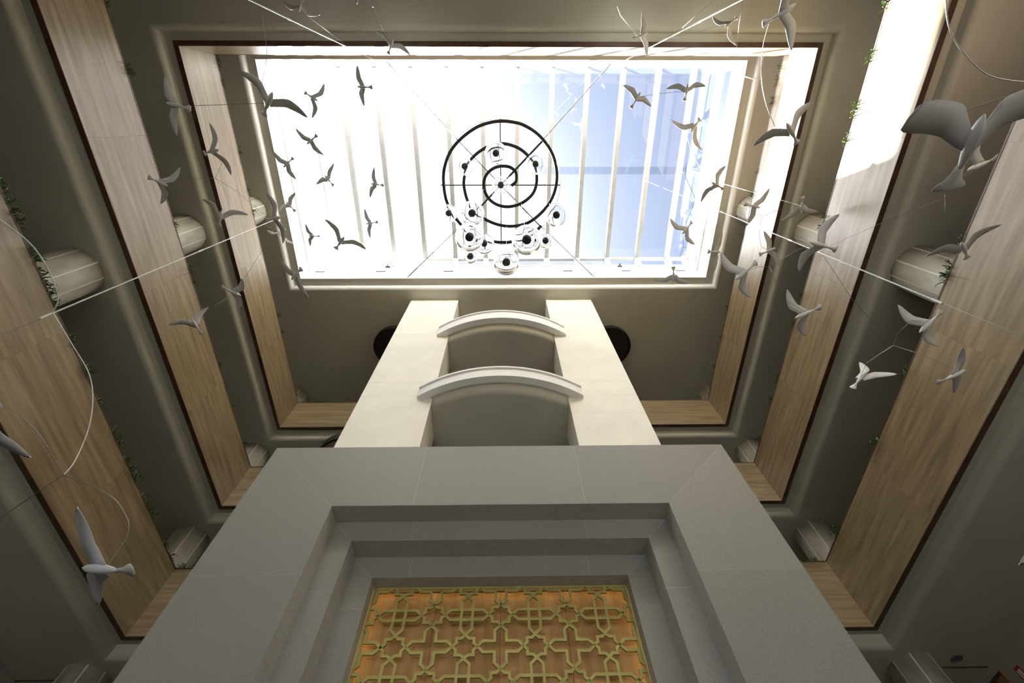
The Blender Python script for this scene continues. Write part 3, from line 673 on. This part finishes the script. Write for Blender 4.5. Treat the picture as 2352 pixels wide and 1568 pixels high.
frame(-3.99, 3.775, 6.426, -2.58, 2.405, 5.067, 5.1, 5.426, VJ, HJ)
frame(-2.75, 2.58, 5.24, -2.24, 2.05, 4.723, 5.427, 5.772, VJ, HJ)
frame(-2.45, 2.26, 4.93, -1.90, 1.704, 4.388, 5.773, 6.09, VJ, HJ)
# solid backing of the portal block
o = link('core', *merge([box_vf(-3.95, -2.8, .335, 3.2, 0, 6.38 - ZFLOOR), box_vf(2.63, 3.74, .335, 3.2, 0, 6.38 - ZFLOOR), box_vf(-2.8, 2.63, .335, 3.2, 5.25 - ZFLOOR, 6.38 - ZFLOOR), box_vf(-2.8, 2.63, 1.05, 3.2, 0, 5.25 - ZFLOOR)]), 'grey_stone', pt_)

# amber wood door panel behind the lattice
dp = thing('door_panel', 'amber wood panel behind the brass lattice', 'panel', (-.1, 6.1, ZFLOOR))
wd = (1.704 + 1.90) / 4
for i in range(4):
    x0 = -1.90 + .1 + i * wd
    link('board', *box_vf(x0 + .002, x0 + wd - .002, 0, .04, .01, 4.386 - ZFLOOR), 'amber_wood', dp)
# warm LED strips in the jambs behind the lattice
for sx, lab in ((-1.880, 'left'), (1.656, 'right')):
    o = box('led_strip', (sx + .004, sx + .02, 5.992, 5.998, ZFLOOR + .2, 4.36), 'led_warm'); tag(o, 'warm light strip behind the %s upright of the lattice frame' % lab, 'light strip')
o = box('led_strip', (-1.85, 1.65, 5.992, 5.998, 4.360, 4.374), 'led_warm'); tag(o, 'warm light strip behind the head of the lattice frame', 'light strip')

# brass lattice of stars and crosses
lt = thing('lattice_screen', 'brass lattice screen of eight-pointed stars and crosses over the amber panel', 'screen', (-.1, 5.96, 0))
PX, PZ, LW, LD = .4515, .412, .036, .03
X0, Z0 = -1.447 + .1, 3.965
BX0, BX1, BZ1 = -1.87 + .1, 1.68 + .1, 4.372
def star_pts():
    R = .35; a = R / math.sqrt(2); q = R - a; out = []
    base = [(R, 0), (a, q), (a, a), (q, a)]
    for k in range(4):
        c, s = math.cos(k * math.pi / 2), math.sin(k * math.pi / 2)
        out += [(x * c - y * s, x * s + y * c) for x, y in base]
    return out
HL, HW = .65, .165
hexh = [(HL, 0), (HL - HW, HW), (-HL + HW, HW), (-HL, 0), (-HL + HW, -HW), (HL - HW, -HW)]
hexv = [(-y, x) for x, y in hexh]
cross = []
for k in range(4):
    c, s = math.cos(k * math.pi / 2), math.sin(k * math.pi / 2)
    cross += [(x * c - y * s, x * s + y * c) for x, y in ((HW, -HW), (HL - HW, -HW), (HL, 0), (HL - HW, HW))]
def clip_chain(pts, inside):
    """closed polyline -> list of (open chain, closed flag); inside(p)->signed distances >=0"""
    n = len(pts); segs = []
    fl = [min(inside(p)) >= 0 for p in pts]
    if all(fl): return [(pts, True)]
    if not any(fl): return []
    st = next(i for i in range(n) if not fl[i])
    chains = []; cur = []
    for k in range(n):
        i = (st + k) % n; j = (i + 1) % n
        if fl[i] != fl[j]:
            t = None
            for da, db in zip(inside(pts[i]), inside(pts[j])):
                if (da >= 0) != (db >= 0):
                    tt = da / (da - db)
                    t = tt if t is None else (max(t, tt) if fl[j] else min(t, tt))
            q = (pts[i][0] + (pts[j][0] - pts[i][0]) * t, pts[i][1] + (pts[j][1] - pts[i][1]) * t)
            if fl[j]: cur = [q, pts[j]]
            else: cur.append(q); chains.append((cur, False)); cur = []
        elif fl[j]: cur.append(pts[j])
    return chains
def ribbon_vf(pts, closed, w, d):
    n = len(pts); L, R = [], []
    for i in range(n):
        p1 = Vector(pts[i])
        if closed or 0 < i < n - 1:
            d1 = (p1 - Vector(pts[i - 1])).normalized(); d2 = (Vector(pts[(i + 1) % n]) - p1).normalized()
        elif i == 0: d1 = d2 = (Vector(pts[1]) - p1).normalized()
        else: d1 = d2 = (p1 - Vector(pts[-2])).normalized()
        n1 = Vector((-d1.y, d1.x)); n2 = Vector((-d2.y, d2.x)); m = n1 + n2; m = m / max(.35, m.dot(n1))
        L.append(p1 + m * w / 2); R.append(p1 - m * w / 2)
    V = [(q.x, y, q.y) for y in (0, d) for row in (L, R) for q in row]; F = []
    for i in range(n if closed else n - 1):
        j = (i + 1) % n
        F += [(i, j, n + j, n + i), (2 * n + i, 3 * n + i, 3 * n + j, 2 * n + j), (i, 2 * n + i, 2 * n + j, j), (n + i, n + j, 3 * n + j, 3 * n + i)]
    if not closed: F += [(0, n, 3 * n, 2 * n), (n - 1, 3 * n - 1, 4 * n - 1, 2 * n - 1)]
    return V, F
LCACHE = {}
for bb in ((-1.889 + .1, -1.852 + .1, .012, .03, ZFLOOR + .1, 4.385), (1.652 + .1, 1.692 + .1, .012, .03, ZFLOOR + .1, 4.385), (-1.85 + .1, 1.65 + .1, .012, .03, 4.352, 4.385)):
    link('frame_bar', *box_vf(*bb), 'brass', lt)
for row in range(0, 13):
    for c in range(-1, 8):
        cx, cz = X0 + PX * c, Z0 + PZ * (1 - row)
        if (row + c) % 2 == 0: kinds = [('lattice_star', star_pts(), 0)]
        elif row % 2 == 1: kinds = [('lattice_bar_loop', hexh, 0), ('lattice_bar_loop', hexv, -.003)]
        else: kinds = [('lattice_cross', cross, 0)]
        for nm, base, dy in kinds:
            pts = [(x * PX, z * PZ) for x, z in base]
            ins = lambda p: (cx + p[0] - BX0, BX1 - cx - p[0], BZ1 - cz - p[1])
            ch = clip_chain(pts, ins)
            if len(ch) == 1 and ch[0][1]:
                key = (nm, id(base) if nm != 'lattice_star' else 0)
                if key in LCACHE: share(LCACHE[key], nm, lt, (cx, dy, cz))
                else: LCACHE[key] = link(nm, *ribbon_vf(pts, True, LW, LD), 'brass', lt, loc=(cx, dy, cz))
            elif ch:
                vf = merge([ribbon_vf(q, cl_, LW, LD) for q, cl_ in ch])
                link(nm, *vf, 'brass', lt, loc=(cx, dy, cz))

# ------------------------------------------------------------------ lowest level details at the right corner
o = link('ceiling_spot', *lathe_vf([(0, 0), (.09, 0), (.11, -.012), (.09, -.02), (.07, -.004), (0, -.004)], 32), 'slot_dark', loc=(8.36, 9.0, ZA[0] - .221))
tag(o, 'small round ceiling spot in the dark soffit at bottom right', 'ceiling light')
for x0, x1, zz, lab in ((-9.08, -8.17, ZA[0] - .22, 'left'), (8.01, 9.08, ZA[0] - .22, 'right')):
    o = box('trim_1' if lab == 'left' else 'trim_2', (x0, x1, 9.27, 9.29, zz - .012, zz), 'dark_trim'); tag(o, 'thin soffit joint beside the %s front column' % lab, kind='structure')
wp = thing('wall_panel', 'brown wood wall panel at the bottom right photo corner', 'panel', (WXR, 9.6, 0))
bd_ = link('board', *box_vf(-.05, -.002, -.5, .5, ZFLOOR, 4.86), 'brown_wood', wp)
link('edge_strip', *box_vf(-.06, -.051, -.5, .5, 4.80, 4.86), 'dark_trim', bd_)
sg = thing('wall_sign', 'small red sign with white marks at the bottom right photo corner', 'sign', (WXR - .002, 8.85, 4.5))
pl_ = link('plate', *box_vf(-.012, 0, -.13, .0, -.6, .25), 'sign_red', sg)
for yy, za, zb in ((-.11, .08, .2), (-.06, .02, .2), (-.11, -.16, .02), (-.05, -.16, -.03), (-.11, -.45, -.2)):
    link('mark', *box_vf(-.015, -.0125, yy, yy + .035, za, zb), 'white_paint', pl_)

# ------------------------------------------------------------------ chandelier
RC = Vector((-.137, 1.65, 14.0))
ch = thing('spiral_chandelier', 'black spiral chandelier frame hung on four cables below the skylight', 'chandelier', RC)
SP = smooth_pts([(x, y, 0) for x, y in SPIRAL], 4)
SP = [Vector((p.x - RC.x, p.y - RC.y, 0)) for p in SP]
V, F = [], []
for i, p in enumerate(SP):
    t_ = (SP[min(i + 1, len(SP) - 1)] - SP[max(i - 1, 0)]).normalized(); nrm = Vector((-t_.y, t_.x, 0))
    for s_, z_ in ((-1, -.03), (1, -.03), (1, .03), (-1, .03)): V.append(p + nrm * .042 * s_ + Vector((0, 0, z_)))
for i in range(len(SP) - 1):
    for k in range(4): F.append((4 * i + k, 4 * i + (k + 1) % 4, 4 * i + 4 + (k + 1) % 4, 4 * i + 4 + k))
F += [(0, 1, 2, 3), tuple(4 * (len(SP) - 1) + k for k in (3, 2, 1, 0))]
link('spiral_rail', V, F, 'black_metal', ch)
hr = 1.74
V, F = tube_vf([(hr * math.cos(2 * math.pi * k / 96), hr * math.sin(2 * math.pi * k / 96), .05) for k in range(97)], .009, cap=False); link('hoop', V, F, 'wire_pale', ch)
for k in range(8):
    a = math.pi / 4 * k
    link('spoke', *tube_vf([(.12 * math.cos(a), .12 * math.sin(a), .04), (hr * math.cos(a), hr * math.sin(a), .04)], .018), 'black_metal', ch)
for a, r0, r1 in ((-math.pi / 4, .36, 1.66), (3 * math.pi / 4, .36, 1.0)):
    link('cross_bar', *tube_vf([(r0 * math.cos(a), r0 * math.sin(a), .0), (r1 * math.cos(a), r1 * math.sin(a), .0)], .03), 'black_metal', ch)
link('hub', *lathe_vf([(0, -.03), (.13, -.03), (.13, .05), (0, .05)], 32), 'wire_steel', ch)
for bx, by in ((-3.27, -1.53), (3.0, -1.53), (-3.28, 4.66), (2.955, 4.66)):
    e = Vector((bx, by, 14.74)) - RC; d = e.normalized(); s_ = Vector((e.x, e.y, 0)).normalized() * hr
    cb_ = link('cable', *tube_vf([tuple(s_ + Vector((0, 0, .05))), tuple(e)], .014), 'wire_steel', ch)
    link('turnbuckle', *tube_vf([tuple(e - d * .5), tuple(e - d * .1)], .022), 'wire_steel', cb_)

GL = ['clear glass globe pendant at the back inside the spiral', 'clear glass globe pendant at the upper right of the spiral', 'clear glass globe pendant at the upper left of the spiral', 'clear glass globe pendant under the spiral centre',
      'clear glass globe pendant at the outer left rim of the spiral', 'clear glass globe pendant left of the spiral front', 'clear glass globe pendant standing alone right of the spiral', 'big clear glass globe pendant at the front left of the cluster',
      'clear glass globe pendant tucked behind the big front left globe', 'largest clear glass globe pendant at the front right of the cluster', 'small clear glass globe pendant beside the largest front right globe', 'lowest clear glass globe pendant in front of the white upstand', 'small dark globe pendant below the big front left globe']
for (x, y, z, r), lab in zip(GLOBES, GL):
    g = thing('globe_pendant', lab, 'pendant lamp', (x, y, z), 'glass globe pendants of the chandelier')
    n = 24; prof = [(max(1e-4, r * math.sin(math.pi * k / n)), -r * math.cos(math.pi * k / n)) for k in range(n - 1)]
    ri = r - .03
    prof2 = [(max(1e-4, ri * math.sin(math.pi * k / n)), -ri * math.cos(math.pi * k / n)) for k in range(n - 1)][::-1]
    v, f = lathe_vf(prof + prof2, 36); link('globe', v, f, 'globe_glass', g, smooth=True)
    v, f = lathe_vf([(0, -.02), (.05, -.02), (.085, .0), (.085, .10), (.05, .14), (.012, .16), (.012, r + .02), (0, r + .02)], 24); lh_ = link('lamp_holder', v, f, 'black_metal', g)
    top_ = Vector((x, y, z + r + .02)); best = None
    for q in SP[::2]:
        e_ = q + RC; dd = (e_ - top_).xy.length
        for (x2, y2, z2, r2) in GLOBES:
            if (x2, y2) == (x, y) or z2 < z: continue
            c2 = Vector((x2, y2, z2)); t2 = max(0, min(1, (c2 - top_).dot(e_ - top_) / (e_ - top_).length_squared))
            if (top_ + (e_ - top_) * t2 - c2).length < r2 + .05: dd += 5
        if best is None or dd < best[0]: best = (dd, e_)
    link('cord', *tube_vf([(0, 0, r + .02), tuple(best[1] - Vector((x, y, z)))], .005), 'wire_pale', lh_)

# ------------------------------------------------------------------ mobile rods and wires
def rod(x, y, z0, zm, z1, ztop, label):
    r = thing('hanging_rod', label, 'rod', (x, y, z0))
    rt_ = link('rod_tube', *tube_vf([(0, 0, zm - z0), (0, 0, z1 - z0)], .0085, 8), 'wire_pale', r)
    link('lower_cable', *tube_vf([(0, 0, 0), (0, 0, zm - z0)], .005), 'wire_steel', r)
    link('cable', *tube_vf([(0, 0, z1 - z0), (0, 0, ztop - z0)], .002), 'wire_steel', r)
    for h in (zm - z0 - .1, (zm + z1) / 2 - z0, z1 - z0 - .08):
        link('clamp', *tube_vf([(0, 0, h), (0, 0, h + .14)], .014, 8), 'wire_pale', rt_)
rod(-3.24, -1.40, 5.4, 5.6, 10.95, 14.66, 'white vertical rod crossing the back soffit at upper left')
rod(3.0, -1.40, 5.4, 5.6, 11.1, 14.66, 'white vertical rod crossing the back soffit at upper right')
rod(4.75, 1.77, 3.4, 4.7, 10.25, 16.48, 'white vertical rod passing the right wood bands')
rod(-5.0, 1.90, 3.4, 4.7, 10.1, 16.48, 'white vertical rod passing the left wood bands')
for r, pts, lab in WIRES:
    P_ = smooth_pts(pts, 8) if len(pts) > 3 else [Vector(p) for p in pts]
    c = P_[0].copy(); v, f = tube_vf([p - c for p in P_], r * .6, 6)
    o = link('mobile_wire', v, f, 'wire_pale' if r >= .007 else 'wire_steel', smooth=True); o.location = c
    tag(o, lab, 'wire', 'wires of the bird mobile')

HOLD = []
for r, pts, lab in WIRES: HOLD += [Vector(q) for q in pts]
for x_, y_, za_, zb_ in ((-3.24, -1.40, 5.4, 14.6), (3.0, -1.40, 5.4, 14.6), (4.75, 1.77, 3.4, 16.4), (-5.0, 1.90, 3.4, 16.4)):
    HOLD += [Vector((x_, y_, za_ + (zb_ - za_) * k / 40)) for k in range(41)]
# ------------------------------------------------------------------ birds
def wing_vf(side, sw, dh, cm=1.2, n=14):
    root = Vector((side * .03, .04, 0)); L = .545
    d = Vector((side * math.cos(sw) * math.cos(dh), -math.sin(sw) * math.cos(dh), math.sin(dh)))
    fw = Vector((0, 1, 0)); fw = (fw - d * fw.dot(d)).normalized(); up = d.cross(fw) * side
    if up.z < 0: up = -up
    chord = [(0, .125), (.12, .122), (.3, .132), (.5, .124), (.68, .102), (.84, .070), (.94, .038), (1, .004)]
    if cm > 1.5: chord = [(0, .05), (.15, .08), (.4, .115), (.8, .12), (.95, .105), (1, .085)]
    def ch_(t):
        for (a, p), (b, q) in zip(chord[:-1], chord[1:]):
            if t <= b: return p + (q - p) * (t - a) / (b - a)
        return chord[-1][1]
    V, F = [], []
    for i in range(n + 1):
        t = i / n; w = ch_(t) * cm
        c = root + d * L * t + fw * (.085 * (t / .38 if t < .38 else 1 - ((t - .38) / .62) ** 1.6)) + up * (.035 * math.sin(math.pi * t))
        for a, hgt in ((.5, 0), (0, .012), (-.5, 0)):
            V.append(c + fw * w * a + up * hgt)
        for a, hgt in ((.5, -.004), (0, .006), (-.5, -.004)):
            V.append(c + fw * w * a + up * hgt)
    for i in range(n):
        o_ = 6 * i
        for a, b in ((0, 1), (1, 2)):
            F.append((o_ + a, o_ + b, o_ + 6 + b, o_ + 6 + a)); F.append((o_ + 3 + a, o_ + 9 + a, o_ + 9 + b, o_ + 3 + b))
        F.append((o_, o_ + 6, o_ + 9, o_ + 3)); F.append((o_ + 2, o_ + 5, o_ + 11, o_ + 8))
    F.append((6 * n, 6 * n + 1, 6 * n + 4, 6 * n + 3)); F.append((6 * n + 1, 6 * n + 2, 6 * n + 5, 6 * n + 4))
    F.append((0, 3, 4, 1)); F.append((1, 4, 5, 2))
    return V, F
BODYVF = lathe_vf([(.001, .24), (.012, .222), (.026, .19), (.037, .14), (.042, .08), (.039, .01), (.030, -.05), (.020, -.10), (.014, -.13), (.001, -.135)], 16, 'y')
def tail_vf():
    sec = [(-.10, .014), (-.15, .019), (-.19, .028), (-.225, .048), (-.25, .058), (-.266, .052), (-.275, .03), (-.278, .006)]
    V, F = [], []
    for y, w in sec:
        zc = .02 * ((-.1 - y) / .18) ** 2
        for x, z in ((-w, zc), (0, zc - .010), (w, zc), (w, zc + .006), (0, zc - .004), (-w, zc + .006)): V.append((x, y, z))
    for i in range(len(sec) - 1):
        for k in range(6): F.append((6 * i + k, 6 * i + (k + 1) % 6, 6 * i + 6 + (k + 1) % 6, 6 * i + 6 + k))
    F += [(0, 1, 2, 3, 4, 5), tuple(6 * (len(sec) - 1) + k for k in range(5, -1, -1))]
    return V, F
body0 = tail0 = None
for bi, (row, lab) in enumerate(zip(BIRDS, BIRD_LABELS)):
    cm = 1.9 if bi == 42 else 1.25
    s = row[0]; p = row[1:4]; m = row[4:13]; rs, rd, ls, ld = row[13:17]
    b = thing('hanging_bird', lab, 'bird', (0, 0, 0), 'white birds of the hanging mobile')
    b.matrix_world = Matrix(((m[0], m[1], m[2], p[0]), (m[3], m[4], m[5], p[1]), (m[6], m[7], m[8], p[2]), (0, 0, 0, 1))) @ Matrix.Scale(s, 4)
    if body0 is None:
        body0 = link('body', *BODYVF, 'bird_white', b, smooth=True); tail0 = link('tail', *tail_vf(), 'bird_white', b, smooth=True)
    else:
        share(body0, 'body', b); share(tail0, 'tail', b, scale=(2.3, 1.1, 1) if bi == 42 else (1.1, 1, 1))
    link('wing', *wing_vf(1, rs, rd, cm), 'bird_white', b, smooth=True)
    link('wing', *wing_vf(-1, ls, ld, cm), 'bird_white', b, smooth=True)
    c_ = Vector(p); best = None
    for q in HOLD:
        dd = (q - c_).length
        if best is None or dd < best[0]: best = (dd, q)
    roof_ = XL < p[0] < XR and -1.4 < p[1] < 4.4 and p[2] > 7.5
    if best[0] > .12:
        e_ = best[1] if best[0] < .6 or not roof_ else Vector((p[0], p[1], 16.6))
        inv = b.matrix_world.inverted()
        link('thread', *tube_vf([inv @ (c_ + Vector((0, 0, .01))), inv @ e_], .003 / s, 5), 'wire_steel', b)

# ------------------------------------------------------------------ trailing plants on the gallery edges
def tuft_vf(seed):
    rnd = random.Random(seed); parts = []
    # local: +X towards the void, z=0 at the top of the wood face, y along the edge
    for k in range(rnd.randint(10, 15)):
        a = rnd.uniform(-1.0, 1.0); L = rnd.uniform(.14, .32); up = rnd.uniform(.04, .14); w = rnd.uniform(.006, .012)
        y0 = rnd.uniform(-.07, .07); droop = rnd.uniform(.1, .9)
        pts = []
        for i in range(6):
            t = i / 5
            pts.append(Vector((-.10 + L * math.cos(a) * t, y0 + L * math.sin(a) * .75 * t, -.03 + up * math.sin(t * 2.6) * 1.2 - droop * L * t * t * .9)))
        V, F = [], []
        for i, q in enumerate(pts):
            ww = w * (1 - .85 * abs(i / 5 - .35)) if i < 5 else .001
            sd = Vector((-math.sin(a), math.cos(a), 0)) * ww
            V += [q - sd, q + Vector((0, 0, -.002)), q + sd]
        for i in range(5):
            F += [(3 * i, 3 * i + 1, 3 * i + 4, 3 * i + 3), (3 * i + 1, 3 * i + 2, 3 * i + 5, 3 * i + 4)]
        parts.append((V, F))
    return merge(parts)
TUFTS_M = []
ORD = ['first', 'second', 'third', 'fourth', 'fifth', 'sixth', 'seventh', 'eighth', 'ninth', 'tenth', 'eleventh', 'twelfth', 'thirteenth', 'fourteenth', 'fifteenth', 'sixteenth',
       'seventeenth', 'eighteenth', 'nineteenth', 'twentieth', 'twenty-first', 'twenty-second', 'twenty-third', 'twenty-fourth']
def tuft(i, loc, rz, lab, sc_):
    k = i % 6
    if len(TUFTS_M) <= k:
        o = link('trailing_plant', *tuft_vf(100 + k), 'leaf'); TUFTS_M.append(o)
    else: o = share(TUFTS_M[k], 'trailing_plant')
    o.location = loc; o.rotation_euler = (0, 0, rz); o.scale = (sc_,) * 3
    tag(o, lab, 'plant', 'trailing plants on the gallery edges')
ti = 0
LVZ = {'lowest': ZA[1], 'middle': ZB[1], 'upper': ZC[1]}
LVN = {'lowest': 'lowest', 'middle': 'middle', 'upper': 'highest'}
for lv, sd, ys in TUFTS:
    for k, y in enumerate(ys):
        x = XL if sd == 'left' else XR
        sc_ = random.Random(ti).uniform(.75, 1.15) * {'lowest': 1.0, 'middle': .85, 'upper': .8}[lv]
        tuft(ti, (x, y, LVZ[lv]), 0 if sd == 'left' else math.pi, 'small green plant on the %s gallery %s edge, %s from the front corner' % (LVN[lv], sd, ORD[k]), sc_); ti += 1
for k, (lv, x) in enumerate(TUFTS_FRONT):
    labs = ['small green plant on the lowest gallery front edge nearest the left corner', 'small green plant on the lowest gallery front edge beside the left corner plant', 'small green plant on the lowest gallery front edge just left of the right corner plant',
            'small green plant on the lowest gallery front edge nearest the right corner', 'small green plant on the highest gallery front edge left of the piers']
    tuft(ti, (x, YF, LVZ[lv]), -math.pi / 2, labs[k], .8); ti += 1
